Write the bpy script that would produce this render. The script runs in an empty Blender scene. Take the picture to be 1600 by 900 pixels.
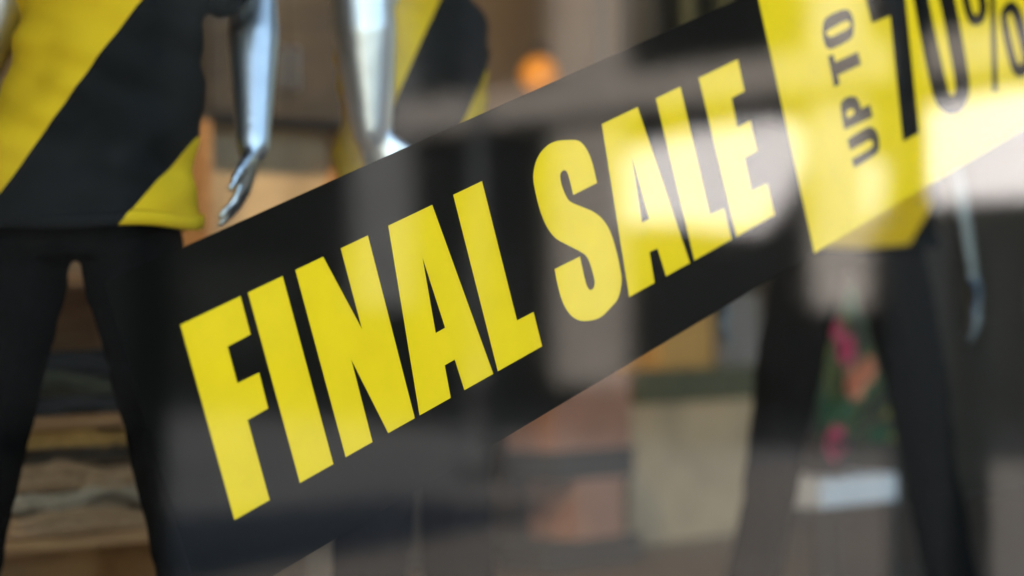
import bpy, bmesh, math, random
from mathutils import Vector, Matrix, noise

S = bpy.context.scene
C = S.collection

# ------------------------------------------------------------------ camera
# World frame: the shop window lies in the plane Y=0 (street at Y<0, shop at
# Y>0), X runs along the glass, Z is up from the pavement.
PSI, PITCH, ROLL, THETA = 0.82345, 0.00773, 0.00864, 0.34454
FPX, DIST, CAMZ = 3777.8, 4.0, 1.45
hvec, nvec = Vector((1, 0, 0)), Vector((0, 1, 0))
RIGHT = math.cos(PSI) * hvec - math.sin(PSI) * nvec
FWD = math.sin(PSI) * hvec + math.cos(PSI) * nvec
UP = Vector((0, 0, 1))
CAM = -DIST * FWD + CAMZ * UP


def cam_to_world(r, f, u):
    cp, sp, cr, sr = math.cos(PITCH), math.sin(PITCH), math.cos(ROLL), math.sin(ROLL)
    a, b, c = r * cr + u * sr, f, -r * sr + u * cr
    b, c = b * cp - c * sp, b * sp + c * cp
    return RIGHT * a + FWD * b + UP * c


cd = bpy.data.cameras.new('camera')
cam = bpy.data.objects.new('camera', cd)
C.objects.link(cam)
rx, fw, uz = cam_to_world(1, 0, 0), cam_to_world(0, 1, 0), cam_to_world(0, 0, 1)
cam.matrix_world = Matrix(((rx.x, uz.x, -fw.x, CAM.x), (rx.y, uz.y, -fw.y, CAM.y),
                           (rx.z, uz.z, -fw.z, CAM.z), (0, 0, 0, 1)))
cd.lens, cd.sensor_width = 85, 36
cd.clip_start, cd.clip_end = 0.05, 2000
cd.dof.use_dof = True
cd.dof.focus_distance = 3.88
cd.dof.aperture_fstop = 1.48
S.camera = cam

# ------------------------------------------------------------------ light
SUN_DIR = Vector((0.80, -0.22, -0.56)).normalized()      # the way the light travels
w = bpy.data.worlds.new('World')
S.world = w
w.use_nodes = True
nt = w.node_tree
sky = nt.nodes.new('ShaderNodeTexSky')
sky.sky_type = 'NISHITA'
sky.sun_disc = False
sky.sun_elevation = math.asin(-SUN_DIR.z)
sky.sun_rotation = math.atan2(-SUN_DIR.x, -SUN_DIR.y)
nt.links.new(sky.outputs[0], nt.nodes['Background'].inputs[0])
nt.nodes['Background'].inputs[1].default_value = 0.12
sl = bpy.data.lights.new('sun', 'SUN')
sl.energy, sl.angle, sl.color = 4.5, math.radians(0.5), (1, 0.95, 0.88)
so = bpy.data.objects.new('sun', sl)
C.objects.link(so)
so.rotation_euler = SUN_DIR.to_track_quat('-Z', 'Y').to_euler()
so.location = (-20, 8, 30)
vs = S.view_settings
vs.view_transform, vs.look, vs.gamma, vs.exposure = 'Standard', 'None', 1, 3.05
vs.use_curve_mapping = False


# ------------------------------------------------------------------ helpers
def ray(px, py):
    return cam_to_world(px - 800, FPX, 450 - py).normalized()


def at(px, py, Y):
    """The point seen at a pixel on the upright plane Y metres behind the glass."""
    d = ray(px, py)
    return CAM + d * ((Y - CAM.y) / d.y)


def uv(px, py):
    """Pixel -> metres along / across the sale strip on the glass."""
    p = at(px, py, 0)
    z = p.z - CAMZ
    return (p.x * math.cos(THETA) + z * math.sin(THETA), -p.x * math.sin(THETA) + z * math.cos(THETA))


def mat(name, col, rough=0.6, metal=0.0, spec=0.5, noise_scale=0, noise_amt=0.0, bump=0.0, col2=None, coat=0):
    m = bpy.data.materials.new(name)
    m.use_nodes = True
    n, l = m.node_tree.nodes, m.node_tree.links
    b = n['Principled BSDF']
    b.inputs['Base Color'].default_value = (*col, 1)
    b.inputs['Roughness'].default_value = rough
    b.inputs['Metallic'].default_value = metal
    b.inputs['Specular IOR Level'].default_value = spec
    b.inputs['Coat Weight'].default_value = coat
    if noise_scale:
        tc = n.new('ShaderNodeTexCoord')
        t = n.new('ShaderNodeTexNoise')
        t.inputs['Scale'].default_value = noise_scale
        t.inputs['Detail'].default_value = 6
        l.new(tc.outputs['Object'], t.inputs['Vector'])
        r = n.new('ShaderNodeMix')
        r.data_type = 'RGBA'
        r.inputs[6].default_value = (*[c * (1 - noise_amt) for c in col], 1)
        r.inputs[7].default_value = (*(col2 or [min(1, c * (1 + noise_amt)) for c in col]), 1)
        mr = n.new('ShaderNodeMapRange')
        mr.inputs[1].default_value, mr.inputs[2].default_value = 0.3, 0.7
        l.new(t.outputs['Fac'], mr.inputs[0])
        l.new(mr.outputs[0], r.inputs[0])
        l.new(r.outputs[2], b.inputs['Base Color'])
        if bump:
            bp = n.new('ShaderNodeBump')
            bp.inputs['Strength'].default_value = bump
            bp.inputs['Distance'].default_value = 0.01
            l.new(t.outputs['Fac'], bp.inputs['Height'])
            l.new(bp.outputs[0], b.inputs['Normal'])
    return m


def wood(name, c1, c2, scale=6):
    m = bpy.data.materials.new(name)
    m.use_nodes = True
    n, l = m.node_tree.nodes, m.node_tree.links
    b = n['Principled BSDF']
    b.inputs['Roughness'].default_value = 0.5
    tc, mp = n.new('ShaderNodeTexCoord'), n.new('ShaderNodeMapping')
    mp.inputs['Scale'].default_value = (1, 4, 12)
    t = n.new('ShaderNodeTexNoise')
    t.inputs['Scale'].default_value = scale
    t.inputs['Detail'].default_value = 8
    r = n.new('ShaderNodeValToRGB')
    r.color_ramp.elements[0].color, r.color_ramp.elements[1].color = (*c1, 1), (*c2, 1)
    r.color_ramp.elements[0].position, r.color_ramp.elements[1].position = 0.35, 0.65
    l.new(tc.outputs['Object'], mp.inputs[0])
    l.new(mp.outputs[0], t.inputs['Vector'])
    l.new(t.outputs['Fac'], r.inputs[0])
    l.new(r.outputs[0], b.inputs['Base Color'])
    return m


def glass_mat():
    """Thin float glass: clear, with Schlick reflection on each face."""
    m = bpy.data.materials.new('window glass')
    m.use_nodes = True
    n, l = m.node_tree.nodes, m.node_tree.links
    n.remove(n['Principled BSDF'])
    tr, gl, mx = n.new('ShaderNodeBsdfTransparent'), n.new('ShaderNodeBsdfGlossy'), n.new('ShaderNodeMixShader')
    tr.inputs[0].default_value = (0.965, 0.975, 0.965, 1)
    gl.inputs['Roughness'].default_value = 0.04      # faint dust film softens what it mirrors
    lw, p, ma = n.new('ShaderNodeLayerWeight'), n.new('ShaderNodeMath'), n.new('ShaderNodeMath')
    lw.inputs[0].default_value = 0.5
    p.operation, p.inputs[1].default_value = 'POWER', 5
    ma.operation = 'MULTIPLY_ADD'
    ma.inputs[1].default_value, ma.inputs[2].default_value = 0.955, 0.045
    l.new(lw.outputs['Facing'], p.inputs[0])
    l.new(p.outputs[0], ma.inputs[0])
    l.new(ma.outputs[0], mx.inputs[0])
    l.new(tr.outputs[0], mx.inputs[1])
    l.new(gl.outputs[0], mx.inputs[2])
    l.new(mx.outputs[0], n['Material Output'].inputs[0])
    return m


def link(name, me, m, parent=None):
    o = bpy.data.objects.new(name, me)
    C.objects.link(o)
    if m is not None:
        me.materials.clear()
        me.materials.append(m)
    if parent is not None:
        o.parent = parent
    return o


def from_bm(name, bm, m, parent=None, smooth=False):
    bmesh.ops.recalc_face_normals(bm, faces=bm.faces)
    me = bpy.data.meshes.new(name)
    bm.to_mesh(me)
    bm.free()
    if smooth:
        for p in me.polygons:
            p.use_smooth = True
    return link(name, me, m, parent)


def tag(o, label, cat, group=None):
    o['label'], o['category'] = label, cat
    if group:
        o['group'] = group
    return o


def empty(name, loc, rz=0):
    o = bpy.data.objects.new(name, None)
    o.empty_display_size = 0.1
    C.objects.link(o)
    o.location, o.rotation_euler.z = loc, rz
    return o


def struct(o):
    o['kind'] = 'structure'
    return o


def add_box(bm, lo, hi, bev=0.0):
    r = bmesh.ops.create_cube(bm, size=1)
    lo, hi = Vector(lo), Vector(hi)
    for v in r['verts']:
        v.co = Vector([lo[i] + (v.co[i] + 0.5) * (hi[i] - lo[i]) for i in range(3)])
    if bev:
        es = list({e for v in r['verts'] for e in v.link_edges})
        bmesh.ops.bevel(bm, geom=es, offset=bev, segments=2, affect='EDGES', profile=0.7)


def box(name, lo, hi, m, parent=None, bev=0.0):
    bm = bmesh.new()
    add_box(bm, lo, hi, bev)
    return from_bm(name, bm, m, parent)


def add_loft(bm, rings, n=24):
    """rings: (centre, rx, ry, axis_x, axis_y) -> closed tube."""
    prev = None
    first = None
    for c, a, b, ax, ay in rings:
        vs_ = [bm.verts.new(Vector(c) + Vector(ax) * a * math.cos(2 * math.pi * k / n) + Vector(ay) * b * math.sin(2 * math.pi * k / n)) for k in range(n)]
        if prev:
            for k in range(n):
                bm.faces.new((prev[k], prev[(k + 1) % n], vs_[(k + 1) % n], vs_[k]))
        else:
            first = vs_
        prev = vs_
    bm.faces.new(list(reversed(first)))
    bm.faces.new(prev)


def add_limb(bm, pts, n=16, cap=True):
    """pts: (x,y,z,r[,r2]) -> tapered tube with rounded ends."""
    P = [Vector(p[:3]) for p in pts]
    rings = []
    for i, p in enumerate(P):
        d = (P[min(i + 1, len(P) - 1)] - P[max(i - 1, 0)]).normalized()
        ax = Vector((1, 0, 0)) if abs(d.x) < 0.8 else Vector((0, 1, 0))
        ay = d.cross(ax).normalized()
        ax = ay.cross(d).normalized()
        r1 = pts[i][3]
        r2 = pts[i][4] if len(pts[i]) > 4 else r1
        if i == 0 and cap:
            for q in (0.95, 0.7, 0.35):
                k = math.sqrt(1 - q * q)
                rings.append((p - d * min(r1, r2) * q, r1 * k, r2 * k, ax, ay))
        rings.append((p, r1, r2, ax, ay))
        if i == len(P) - 1 and cap:
            for q in (0.35, 0.7, 0.95):
                k = math.sqrt(1 - q * q)
                rings.append((p + d * min(r1, r2) * q, r1 * k, r2 * k, ax, ay))
    add_loft(bm, rings, n)


def remeshed(bm, voxel, smooth=4):
    """One continuous surface from overlapping closed shapes."""
    bmesh.ops.recalc_face_normals(bm, faces=bm.faces)
    me = bpy.data.meshes.new('tmp')
    bm.to_mesh(me)
    bm.free()
    o = bpy.data.objects.new('tmp', me)
    C.objects.link(o)
    r = o.modifiers.new('r', 'REMESH')
    r.mode, r.voxel_size, r.use_smooth_shade = 'VOXEL', voxel, True
    s = o.modifiers.new('s', 'SMOOTH')
    s.iterations, s.factor = smooth, 0.5
    dg = bpy.context.evaluated_depsgraph_get()
    out = bpy.data.meshes.new_from_object(o.evaluated_get(dg))
    bpy.data.objects.remove(o)
    bpy.data.meshes.remove(me)
    for p in out.polygons:
        p.use_smooth = True
    return out


# ------------------------------------------------------------------ materials
M = dict(
    glass=glass_mat(),
    vblack=mat('black vinyl', (0.004, 0.004, 0.003), 0.6, spec=0.0, noise_scale=9, noise_amt=0.15),
    vyellow=mat('yellow vinyl', (0.86, 0.568, 0.010), 0.5, spec=0.0, noise_scale=14, noise_amt=0.035),
    chrome=mat('silver mannequin', (0.62, 0.62, 0.58), 0.38, metal=1.0, noise_scale=12, noise_amt=0.08),
    dimchrome=mat('silver mannequin in painted shade', (0.20, 0.22, 0.22), 0.38, metal=1.0, noise_scale=12, noise_amt=0.08),  # same silver, with the dimness of its surroundings put into the colour
    trouser=mat('black cotton', (0.006, 0.0055, 0.0047), 0.9, spec=0.02, noise_scale=60, noise_amt=0.3, bump=0.2),
    steel=mat('base steel', (0.35, 0.35, 0.35), 0.3, metal=1),
    plaster=mat('brown plaster', (0.20, 0.135, 0.08), 0.85, noise_scale=3, noise_amt=0.2, bump=0.2),
    floor=wood('shop boards', (0.05, 0.035, 0.022), (0.10, 0.07, 0.045)),
    ceil=mat('ceiling paint', (0.12, 0.11, 0.10), 0.9, noise_scale=3, noise_amt=0.1),
    sidewall=mat('dark side wall', (0.06, 0.05, 0.045), 0.9, noise_scale=3, noise_amt=0.2),
    oak=wood('orange oak', (0.26, 0.12, 0.04), (0.42, 0.22, 0.08)),
    darkoak=wood('dark oak', (0.022, 0.017, 0.011), (0.045, 0.033, 0.021)),
    beige=mat('beige board', (0.38, 0.27, 0.15), 0.8, noise_scale=5, noise_amt=0.25),
    terra=mat('terracotta card', (0.29, 0.145, 0.095), 0.8, noise_scale=9, noise_amt=0.12),
    ochre=mat('ochre wool', (0.42, 0.23, 0.06), 0.95, noise_scale=40, noise_amt=0.2, bump=0.3),
    camel=mat('camel wool', (0.33, 0.19, 0.09), 0.95, noise_scale=40, noise_amt=0.2, bump=0.3),
    brownpaper=mat('brown paper', (0.20, 0.13, 0.075), 0.9, noise_scale=12, noise_amt=0.2),
    oatmeal=mat('oatmeal wool', (0.36, 0.27, 0.17), 0.95, noise_scale=40, noise_amt=0.2, bump=0.3),
    brown=mat('brown wool', (0.085, 0.055, 0.03), 0.95, noise_scale=40, noise_amt=0.2, bump=0.3),
    charcoal=mat('charcoal wool', (0.03, 0.03, 0.028), 0.95, noise_scale=40, noise_amt=0.2, bump=0.3),
    olive=mat('olive wool', (0.07, 0.07, 0.035), 0.95, noise_scale=40, noise_amt=0.2, bump=0.3),
    white=mat('white lacquer', (0.60, 0.58, 0.55), 0.35, noise_scale=5, noise_amt=0.04),
    pink=mat('pink petals', (0.62, 0.06, 0.12), 0.7, noise_scale=30, noise_amt=0.15),
    coral=mat('coral petals', (0.72, 0.25, 0.12), 0.7, noise_scale=30, noise_amt=0.15),
    leaf=mat('leaf green', (0.015, 0.09, 0.03), 0.6, noise_scale=30, noise_amt=0.3),
    leafy=mat('yellow leaf', (0.20, 0.19, 0.02), 0.6, noise_scale=30, noise_amt=0.3),
    pot=mat('dark pot', (0.03, 0.022, 0.018), 0.5, noise_scale=20, noise_amt=0.2),
    stonedark=mat('charcoal painted render', (0.006, 0.006, 0.0055), 0.9, spec=0.02, noise_scale=1.2, noise_amt=0.35),
    stone=mat('sandstone', (0.175, 0.15, 0.13), 0.8, noise_scale=2.5, noise_amt=0.2, bump=0.3),
    stonepale=mat('pale limestone', (0.27, 0.24, 0.215), 0.8, noise_scale=2.5, noise_amt=0.2, bump=0.3),
    stonegrey=mat('grey stone', (0.085, 0.083, 0.082), 0.8, noise_scale=2.5, noise_amt=0.2, bump=0.3),
    fascia=mat('white sign board', (0.74, 0.69, 0.68), 0.5, noise_scale=1.5, noise_amt=0.03),
    pane=mat('dark pane', (0.006, 0.006, 0.006), 0.2, spec=0.12),
    iron=mat('black iron', (0.01, 0.01, 0.01), 0.5, noise_scale=20, noise_amt=0.3),
    asphalt=mat('asphalt', (0.062, 0.057, 0.053), 0.9, noise_scale=0.45, noise_amt=0.4, bump=0.2),  # coarse mottling in the colour stands in for dappled light on the road
    paving=mat('paving', (0.090, 0.073, 0.058), 0.85, noise_scale=1.5, noise_amt=0.2, bump=0.2),
    basalt=mat('black basalt setts', (0.012, 0.012, 0.012), 0.9, spec=0.05, noise_scale=1.5, noise_amt=0.3),
    paint=mat('road paint', (0.6, 0.55, 0.5), 0.7, noise_scale=6, noise_amt=0.2),
    shopwall=mat('shop front render', (0.10, 0.10, 0.10), 0.8, noise_scale=2, noise_amt=0.15),
)


def tee_mat(name, z0, slope, width, turn=0.0):
    """Yellow jersey with one wide black diagonal stripe printed round it."""
    m = bpy.data.materials.new(name)
    m.use_nodes = True
    n, l = m.node_tree.nodes, m.node_tree.links
    b = n['Principled BSDF']
    b.inputs['Roughness'].default_value = 0.85
    b.inputs['Specular IOR Level'].default_value = 0.2
    tc, sx = n.new('ShaderNodeTexCoord'), n.new('ShaderNodeSeparateXYZ')
    rt = n.new('ShaderNodeVectorRotate')
    rt.rotation_type = 'Z_AXIS'
    rt.inputs['Angle'].default_value = turn
    l.new(tc.outputs['Object'], rt.inputs['Vector'])
    l.new(rt.outputs[0], sx.inputs[0])
    a = n.new('ShaderNodeMath')
    a.operation = 'MULTIPLY_ADD'
    a.inputs[1].default_value = -slope
    l.new(sx.outputs['X'], a.inputs[0])
    l.new(sx.outputs['Z'], a.inputs[2])
    d = n.new('ShaderNodeMath')
    d.operation = 'SUBTRACT'
    d.inputs[1].default_value = z0
    l.new(a.outputs[0], d.inputs[0])
    e = n.new('ShaderNodeMath')
    e.operation = 'ABSOLUTE'
    l.new(d.outputs[0], e.inputs[0])
    c = n.new('ShaderNodeMath')
    c.operation = 'LESS_THAN'
    c.inputs[1].default_value = width
    l.new(e.outputs[0], c.inputs[0])
    t = n.new('ShaderNodeTexNoise')
    t.inputs['Scale'].default_value = 7
    l.new(tc.outputs['Object'], t.inputs['Vector'])
    r = n.new('ShaderNodeMix')
    r.data_type = 'RGBA'
    r.inputs[6].default_value, r.inputs[7].default_value = (0.70, 0.385, 0.012, 1), (0.84, 0.54, 0.016, 1)
    l.new(t.outputs['Fac'], r.inputs[0])
    x = n.new('ShaderNodeMix')
    x.data_type = 'RGBA'
    l.new(c.outputs[0], x.inputs[0])
    l.new(r.outputs[2], x.inputs[6])
    x.inputs[7].default_value = (0.012, 0.0115, 0.010, 1)
    b.inputs['Specular IOR Level'].default_value = 0.05
    l.new(x.outputs[2], b.inputs['Base Color'])
    return m


# ------------------------------------------------------------------ street
ground = struct(box('ground', (-600, -600, -0.3), (600, 600, -0.06), M['asphalt']))
road = struct(box('road', (-200, -60, -0.2), (200, -10.5, -0.012), M['asphalt']))
pav = struct(box('pavement', (-200, -10.35, -0.2), (200, -0.1, 0.0), M['paving']))
kerb = struct(box('kerb', (-200, -10.5, -0.2), (200, -10.35, 0.012), M['stonegrey'], bev=0.01))

# facade across the end of the street, seen mirrored in the glass
FA = Vector((-1.47, 37.0))
FB = Vector((3.2, 30.7))


def mirror_cam(r, f):
    p = CAM + RIGHT * r + FWD * f
    return Vector((p.x, -p.y, 0))


F0, F1 = mirror_cam(*FA), mirror_cam(*FB)
FDIR = (F1 - F0).normalized()
FN = Vector((FDIR.y, -FDIR.x, 0))
if FN.x > 0:
    FN = -FN


def refl(px, py):
    """Pixel -> (metres along the facade, height) of what the glass mirrors there."""
    d = ray(px, py)
    p0 = Vector((CAM.x, -CAM.y, CAM.z))
    d = Vector((d.x, -d.y, d.z))
    t = (F0 - p0).dot(FN) / d.dot(FN)
    q = p0 + d * t
    return (q - F0).dot(FDIR), q.z


bld = empty('street_building', F0, math.atan2(FDIR.y, FDIR.x))
tag(bld, 'dark rendered building with pale stone piers and white sign boards, mirrored in the glass', 'building')
inward = 1 if FN.dot(Vector((-FDIR.y, FDIR.x, 0))) > 0 else -1       # local +Y side that faces the street


def fbox(name, a0, a1, z0, z1, d0, d1, m, parent=bld, bev=0.0):
    y0, y1 = sorted((d0 * inward, d1 * inward))
    return box(name, (a0, y0, z0), (a1, y1, z1), m, parent, bev)


wall = fbox('wall', -18, 16, -0.05, 15, -6, 0, M['stonedark'])
fbox('plinth', -18, 16, -0.05, 0.35, 0.002, 0.12, M['stonedark'])


def span(x0, x1, y=300):
    a, b = refl(x0, y)[0], refl(x1, y)[0]
    return min(a, b), max(a, b)


piers = [(-60, 30, 'stonegrey'), (560, 650, 'stonegrey'), (872, 985, 'stone'), (1278, 1362, 'stonepale')]
for x0, x1, mm in piers:
    a, b = span(x0, x1)
    low = refl(x0, 640 if x0 == 872 else 482)[1]
    fbox('pier', a, b, max(low, 0.36), 13.5, 0.002, 0.12, M[mm], bev=0.04)
    if low > 0.4:
        fbox('pier_base', a - 0.04, b + 0.04, 0.36, low - 0.002, 0.002, 0.16, M['stonedark'], bev=0.04)
a0 = span(645, 650)[0]
zl = refl(900, 162)[1]
fbox('ledge', a0, 15.5, zl - 0.22, zl + 0.28, 0.15, 0.36, M['stone'], bev=0.05)
for pts in ([(985, 240), (1080, 210), (1190, 190), (1240, 188), (1262, 215), (1260, 265), (1232, 320), (1195, 362), (1130, 358), (1060, 348), (985, 350), (955, 335), (945, 300), (955, 262)],
            [(1312, 256), (1372, 250), (1385, 270), (1378, 330), (1360, 358), (1312, 356), (1300, 335), (1300, 275)],
            [(1452, 172), (1500, 158), (1760, 110), (1760, 300), (1520, 312), (1465, 322), (1450, 300)]):
    q = [refl(x, y) for x, y in pts]
    bm = bmesh.new()
    lo_ = [bm.verts.new((a, 0.002 * inward, z)) for a, z in q]
    hi_ = [bm.verts.new((a, 0.10 * inward, z)) for a, z in q]
    bm.faces.new(lo_)
    bm.faces.new(list(reversed(hi_)))
    for k in range(len(q)):
        bm.faces.new((lo_[k], hi_[k], hi_[(k + 1) % len(q)], lo_[(k + 1) % len(q)]))
    from_bm('sign_board', bm, M['fascia'], bld)
for x0, x1 in ((60, 230), (300, 480), (690, 840), (1010, 1240), (1380, 1600)):
    a, b = span(x0, x1)
    for z0, z1 in ((0.5, 2.3), (6.3, 8.4), (9.8, 11.9)):
        fr = fbox('window', a, b, z0, z1, 0.002, 0.08, M['stonedark'])
        fbox('glass_pane', a + 0.1, b - 0.1, z0 + 0.1, z1 - 0.1, 0.082, 0.10, M['pane'], fr)

# far pavement in front of it, a lamp post standing in the road's edge
fp = fbox('pavement', -18, 16, -0.06, 0.03, 0.18, 4.2, M['basalt'], parent=None)
fp.location, fp.rotation_euler = F0, (0, 0, math.atan2(FDIR.y, FDIR.x))
struct(fp)


def ground_refl(px, py, z=0.0):
    d = ray(px, py)
    p0 = Vector((CAM.x, -CAM.y, CAM.z))
    d = Vector((d.x, -d.y, d.z))
    return p0 + d * ((z - p0.z) / d.z)


lp = ground_refl(752, 742)
lamp = tag(empty('street_lamp', (lp.x, lp.y, -0.012)), 'black iron street lamp mirrored as a dark post in the glass', 'street lamp')
bm = bmesh.new()
prof = [(0.20, 0), (0.20, 0.12), (0.165, 0.16), (0.15, 0.75), (0.17, 0.80), (0.10, 0.95), (0.075, 1.1), (0.055, 4.2)]
add_loft(bm, [((0, 0, z), r, r, (1, 0, 0), (0, 1, 0)) for r, z in prof])
from_bm('post', bm, M['iron'], lamp, True)
bm = bmesh.new()
add_loft(bm, [((0, 0, z), r, r, (1, 0, 0), (0, 1, 0)) for r, z in [(0.06, 4.2), (0.17, 4.7), (0.20, 4.75), (0.03, 4.95)]], 8)
from_bm('lantern', bm, M['iron'], lamp)
# dark newspaper kiosk on the pavement, mirrored behind the first mannequin's legs
KY0, KY1 = 7.2, 9.2
kx1 = at(262, 479, KY0).x
kio = empty('street_kiosk', (kx1 - 1.1, -(KY0 + KY1) / 2, 0))
tag(kio, 'dark painted pavement kiosk, mirrored as deep shade beside the lettering', 'kiosk')
box('walls', (-1.1, -1.0, 0.02), (1.1, 1.0, 3.3), M['stonedark'], kio, 0.02)
box('plinth', (-1.12, -1.02, 0), (1.12, 1.02, 0.018), M['iron'], kio)
box('roof', (-1.13, -1.06, 3.301), (1.13, 1.06, 3.44), M['iron'], kio, 0.03)
for zz in range(9):
    box('shutter_slat', (-0.85, 1.0005, 0.95 + zz * 0.15), (0.85, 1.012, 1.085 + zz * 0.15), M['iron'], kio, 0.004)
box('counter_shelf', (-0.9, 1.0005, 0.86), (0.9, 1.05, 0.90), M['iron'], kio)

# slim street lamp with a service box, close to the window
lq = at(1462, 479, 1.72)
lamp2 = tag(empty('street_lamp', (lq.x, -1.72, 0)), 'slim black lamp post with tall square service box, mirrored beside the percent sign', 'street lamp')
bm = bmesh.new()
add_box(bm, (-0.125, -0.125, 0.0), (0.125, 0.125, 1.66), 0.02)
from_bm('service_box', bm, M['iron'], lamp2)
bm = bmesh.new()
ox = -0.09
add_loft(bm, [((ox * 0.68, ox * 0.73, z), r_, r_, (1, 0, 0), (0, 1, 0)) for r_, z in [(0.075, 1.655), (0.06, 1.9), (0.05, 5.2)]])
from_bm('post', bm, M['iron'], lamp2, True)
bm = bmesh.new()
add_loft(bm, [((ox * 0.68, ox * 0.73, z), r_, r_, (1, 0, 0), (0, 1, 0)) for r_, z in [(0.06, 5.2), (0.2, 5.6), (0.22, 5.66), (0.03, 5.9)]], 8)
from_bm('lantern', bm, M['iron'], lamp2)
# pale line on the road
q0 = ground_refl(1500, 752)
q1 = ground_refl(1700, 757)
ld = (q1 - q0).normalized()
line = box('road_marking', (-1, -0.09, 0), (7, 0.09, 0.004), M['paint'])
line.location = (q0.x, q0.y, -0.010)
line.rotation_euler.z = math.atan2(ld.y, ld.x)
struct(line)

# ------------------------------------------------------------------ shop shell
DECK = 0.54
struct(box('floor', (-6, 0.06, 0.02), (12, 3.9, DECK), M['floor']))
struct(box('ceiling', (-6, 0.06, 3.3), (12, 3.9, 3.45), M['ceil']))
struct(box('wall_back', (-6, 3.9, 0.0), (12, 4.1, 3.45), M['plaster']))
struct(box('wall_left', (-6.2, 0.06, 0.0), (-6, 4.1, 3.45), M['sidewall']))
struct(box('wall_right', (12, 0.06, 0.0), (12.2, 4.1, 3.45), M['sidewall']))
sf = empty('shop_front', (0, 0, 0))
tag(sf, 'grey rendered wall framing the shop window', 'building')
box('wall', (-9, -0.10, 3.2), (14, 0.055, 9.5), M['shopwall'], sf)
box('stall_riser', (-9, -0.10, 0), (14, 0.055, 0.40), M['shopwall'], sf)
box('side_pier', (-9, -0.10, 0.402), (-4.5, 0.055, 3.198), M['shopwall'], sf)
box('side_pier', (9.5, -0.10, 0.402), (14, 0.055, 3.198), M['shopwall'], sf)
pane = box('window_pane', (-4.6, -0.006, 0.39), (9.6, 0.0, 3.21), M['glass'])
tag(pane, 'large clear shop window pane carrying street reflections', 'window')

# ------------------------------------------------------------------ sale strip on the inside of the glass
VT, VB, UL, UM, UR = 0.3203, -0.1965, -0.775, 0.8353, 2.15
strip = empty('sale_strip', (0, 0.0, CAMZ))
tag(strip, 'long slanting black and yellow sale strip stuck inside the glass', 'banner')
strip.rotation_euler = (0, -THETA, 0)


def print_shape(name, polys, y0, y1, m, parent):
    """Flat film cut to outline(s) given in strip metres; extra outlines are holes."""
    cu = bpy.data.curves.new(name, 'CURVE')
    cu.dimensions, cu.fill_mode = '2D', 'BOTH'
    cu.extrude = (y1 - y0) / 2
    for poly in polys:
        sp = cu.splines.new('POLY')
        sp.points.add(len(poly) - 1)
        for p, q in zip(sp.points, poly):
            p.co = (q[0], q[1], 0, 1)
        sp.use_cyclic_u = True
    o = bpy.data.objects.new('tmp', cu)
    C.objects.link(o)
    dg = bpy.context.evaluated_depsgraph_get()
    me = bpy.data.meshes.new_from_object(o.evaluated_get(dg))
    bpy.data.objects.remove(o)
    me.transform(Matrix.Translation((0, (y0 + y1) / 2, 0)) @ Matrix.Rotation(math.radians(90), 4, 'X'))
    me.name = name
    return link(name, me, m, parent)


def smooth_closed(poly, k=6):
    out = []
    n = len(poly)
    for i in range(n):
        p0, p1, p2, p3 = [Vector(poly[(i + j) % n]) for j in (-1, 0, 1, 2)]
        for s in range(k):
            t = s / k
            out.append(tuple(0.5 * ((2 * p1) + (p2 - p0) * t + (2 * p0 - 5 * p1 + 4 * p2 - p3) * t * t + (3 * p1 - p0 - 3 * p2 + p3) * t ** 3)))
    return out


def smooth_open(poly, k=6):
    ext = [poly[0]] + list(poly) + [poly[-1]]
    out = []
    for i in range(1, len(ext) - 2):
        p0, p1, p2, p3 = [Vector(ext[i + j]) for j in (-1, 0, 1, 2)]
        for s in range(k):
            t = s / k
            out.append(tuple(0.5 * ((2 * p1) + (p2 - p0) * t + (2 * p0 - 5 * p1 + 4 * p2 - p3) * t * t + (3 * p1 - p0 - 3 * p2 + p3) * t ** 3)))
    out.append(tuple(ext[-2]))
    return out


CAPV, BASEV = 0.2170, -0.0876


def P(pts):
    out = []
    for p in pts:
        u, v = uv(*p)
        if abs(v - CAPV) < 0.004:
            v = CAPV
        if abs(v - BASEV) < 0.004:
            v = BASEV
        out.append((u, v))
    return out


L0, L1, B0, B1 = 0.0002, 0.0005, 0.0007, 0.0011
black = print_shape('black_panel', [[(UL, VB), (UM, VB), (UM, VT), (UL, VT)]], B0, B1, M['vblack'], strip)
yellow = print_shape('yellow_panel', [[(UM + .0003, VB), (UR, VB), (UR, VT), (UM + .0003, VT)]], B0, B1, M['vyellow'], strip)
tail = print_shape('black_panel', [[(UR + .0003, VB), (UR + 1.6, VB), (UR + 1.6, VT), (UR + .0003, VT)]], B0, B1, M['vblack'], strip)

S_up = smooth_open(P([(933, 285.8), (930, 272.5), (925, 252.5), (916.2, 232.5), (905, 220.5), (887.5, 216), (867.5, 221.2), (851.2, 231.2), (838.8, 250), (833.5, 275), (837, 300), (843.8, 327.5), (853.8, 352.5), (867.5, 371.2), (885, 381.8), (905, 392), (916.2, 400), (922.5, 412.5), (927.5, 430), (929.5, 441), (927.5, 450), (922, 453), (917, 446.2), (912.5, 430), (906.2, 400.8)]))
S_dn = smooth_open(P([(867, 420.5), (871.2, 442.5), (878.8, 470), (890, 490), (902.5, 499.5), (917.5, 502.5), (937.5, 496.2), (955, 482.5), (966.2, 465), (971.2, 440), (968.8, 417.5), (962.5, 390), (953.8, 362.5), (942.5, 343.8), (927.5, 331.2), (907.5, 322.5), (891.2, 315), (884, 305), (878, 290), (875.5, 278), (876.5, 270), (881.2, 265.8), (886.2, 268.8), (890, 280), (896.2, 304.5)]))
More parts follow.
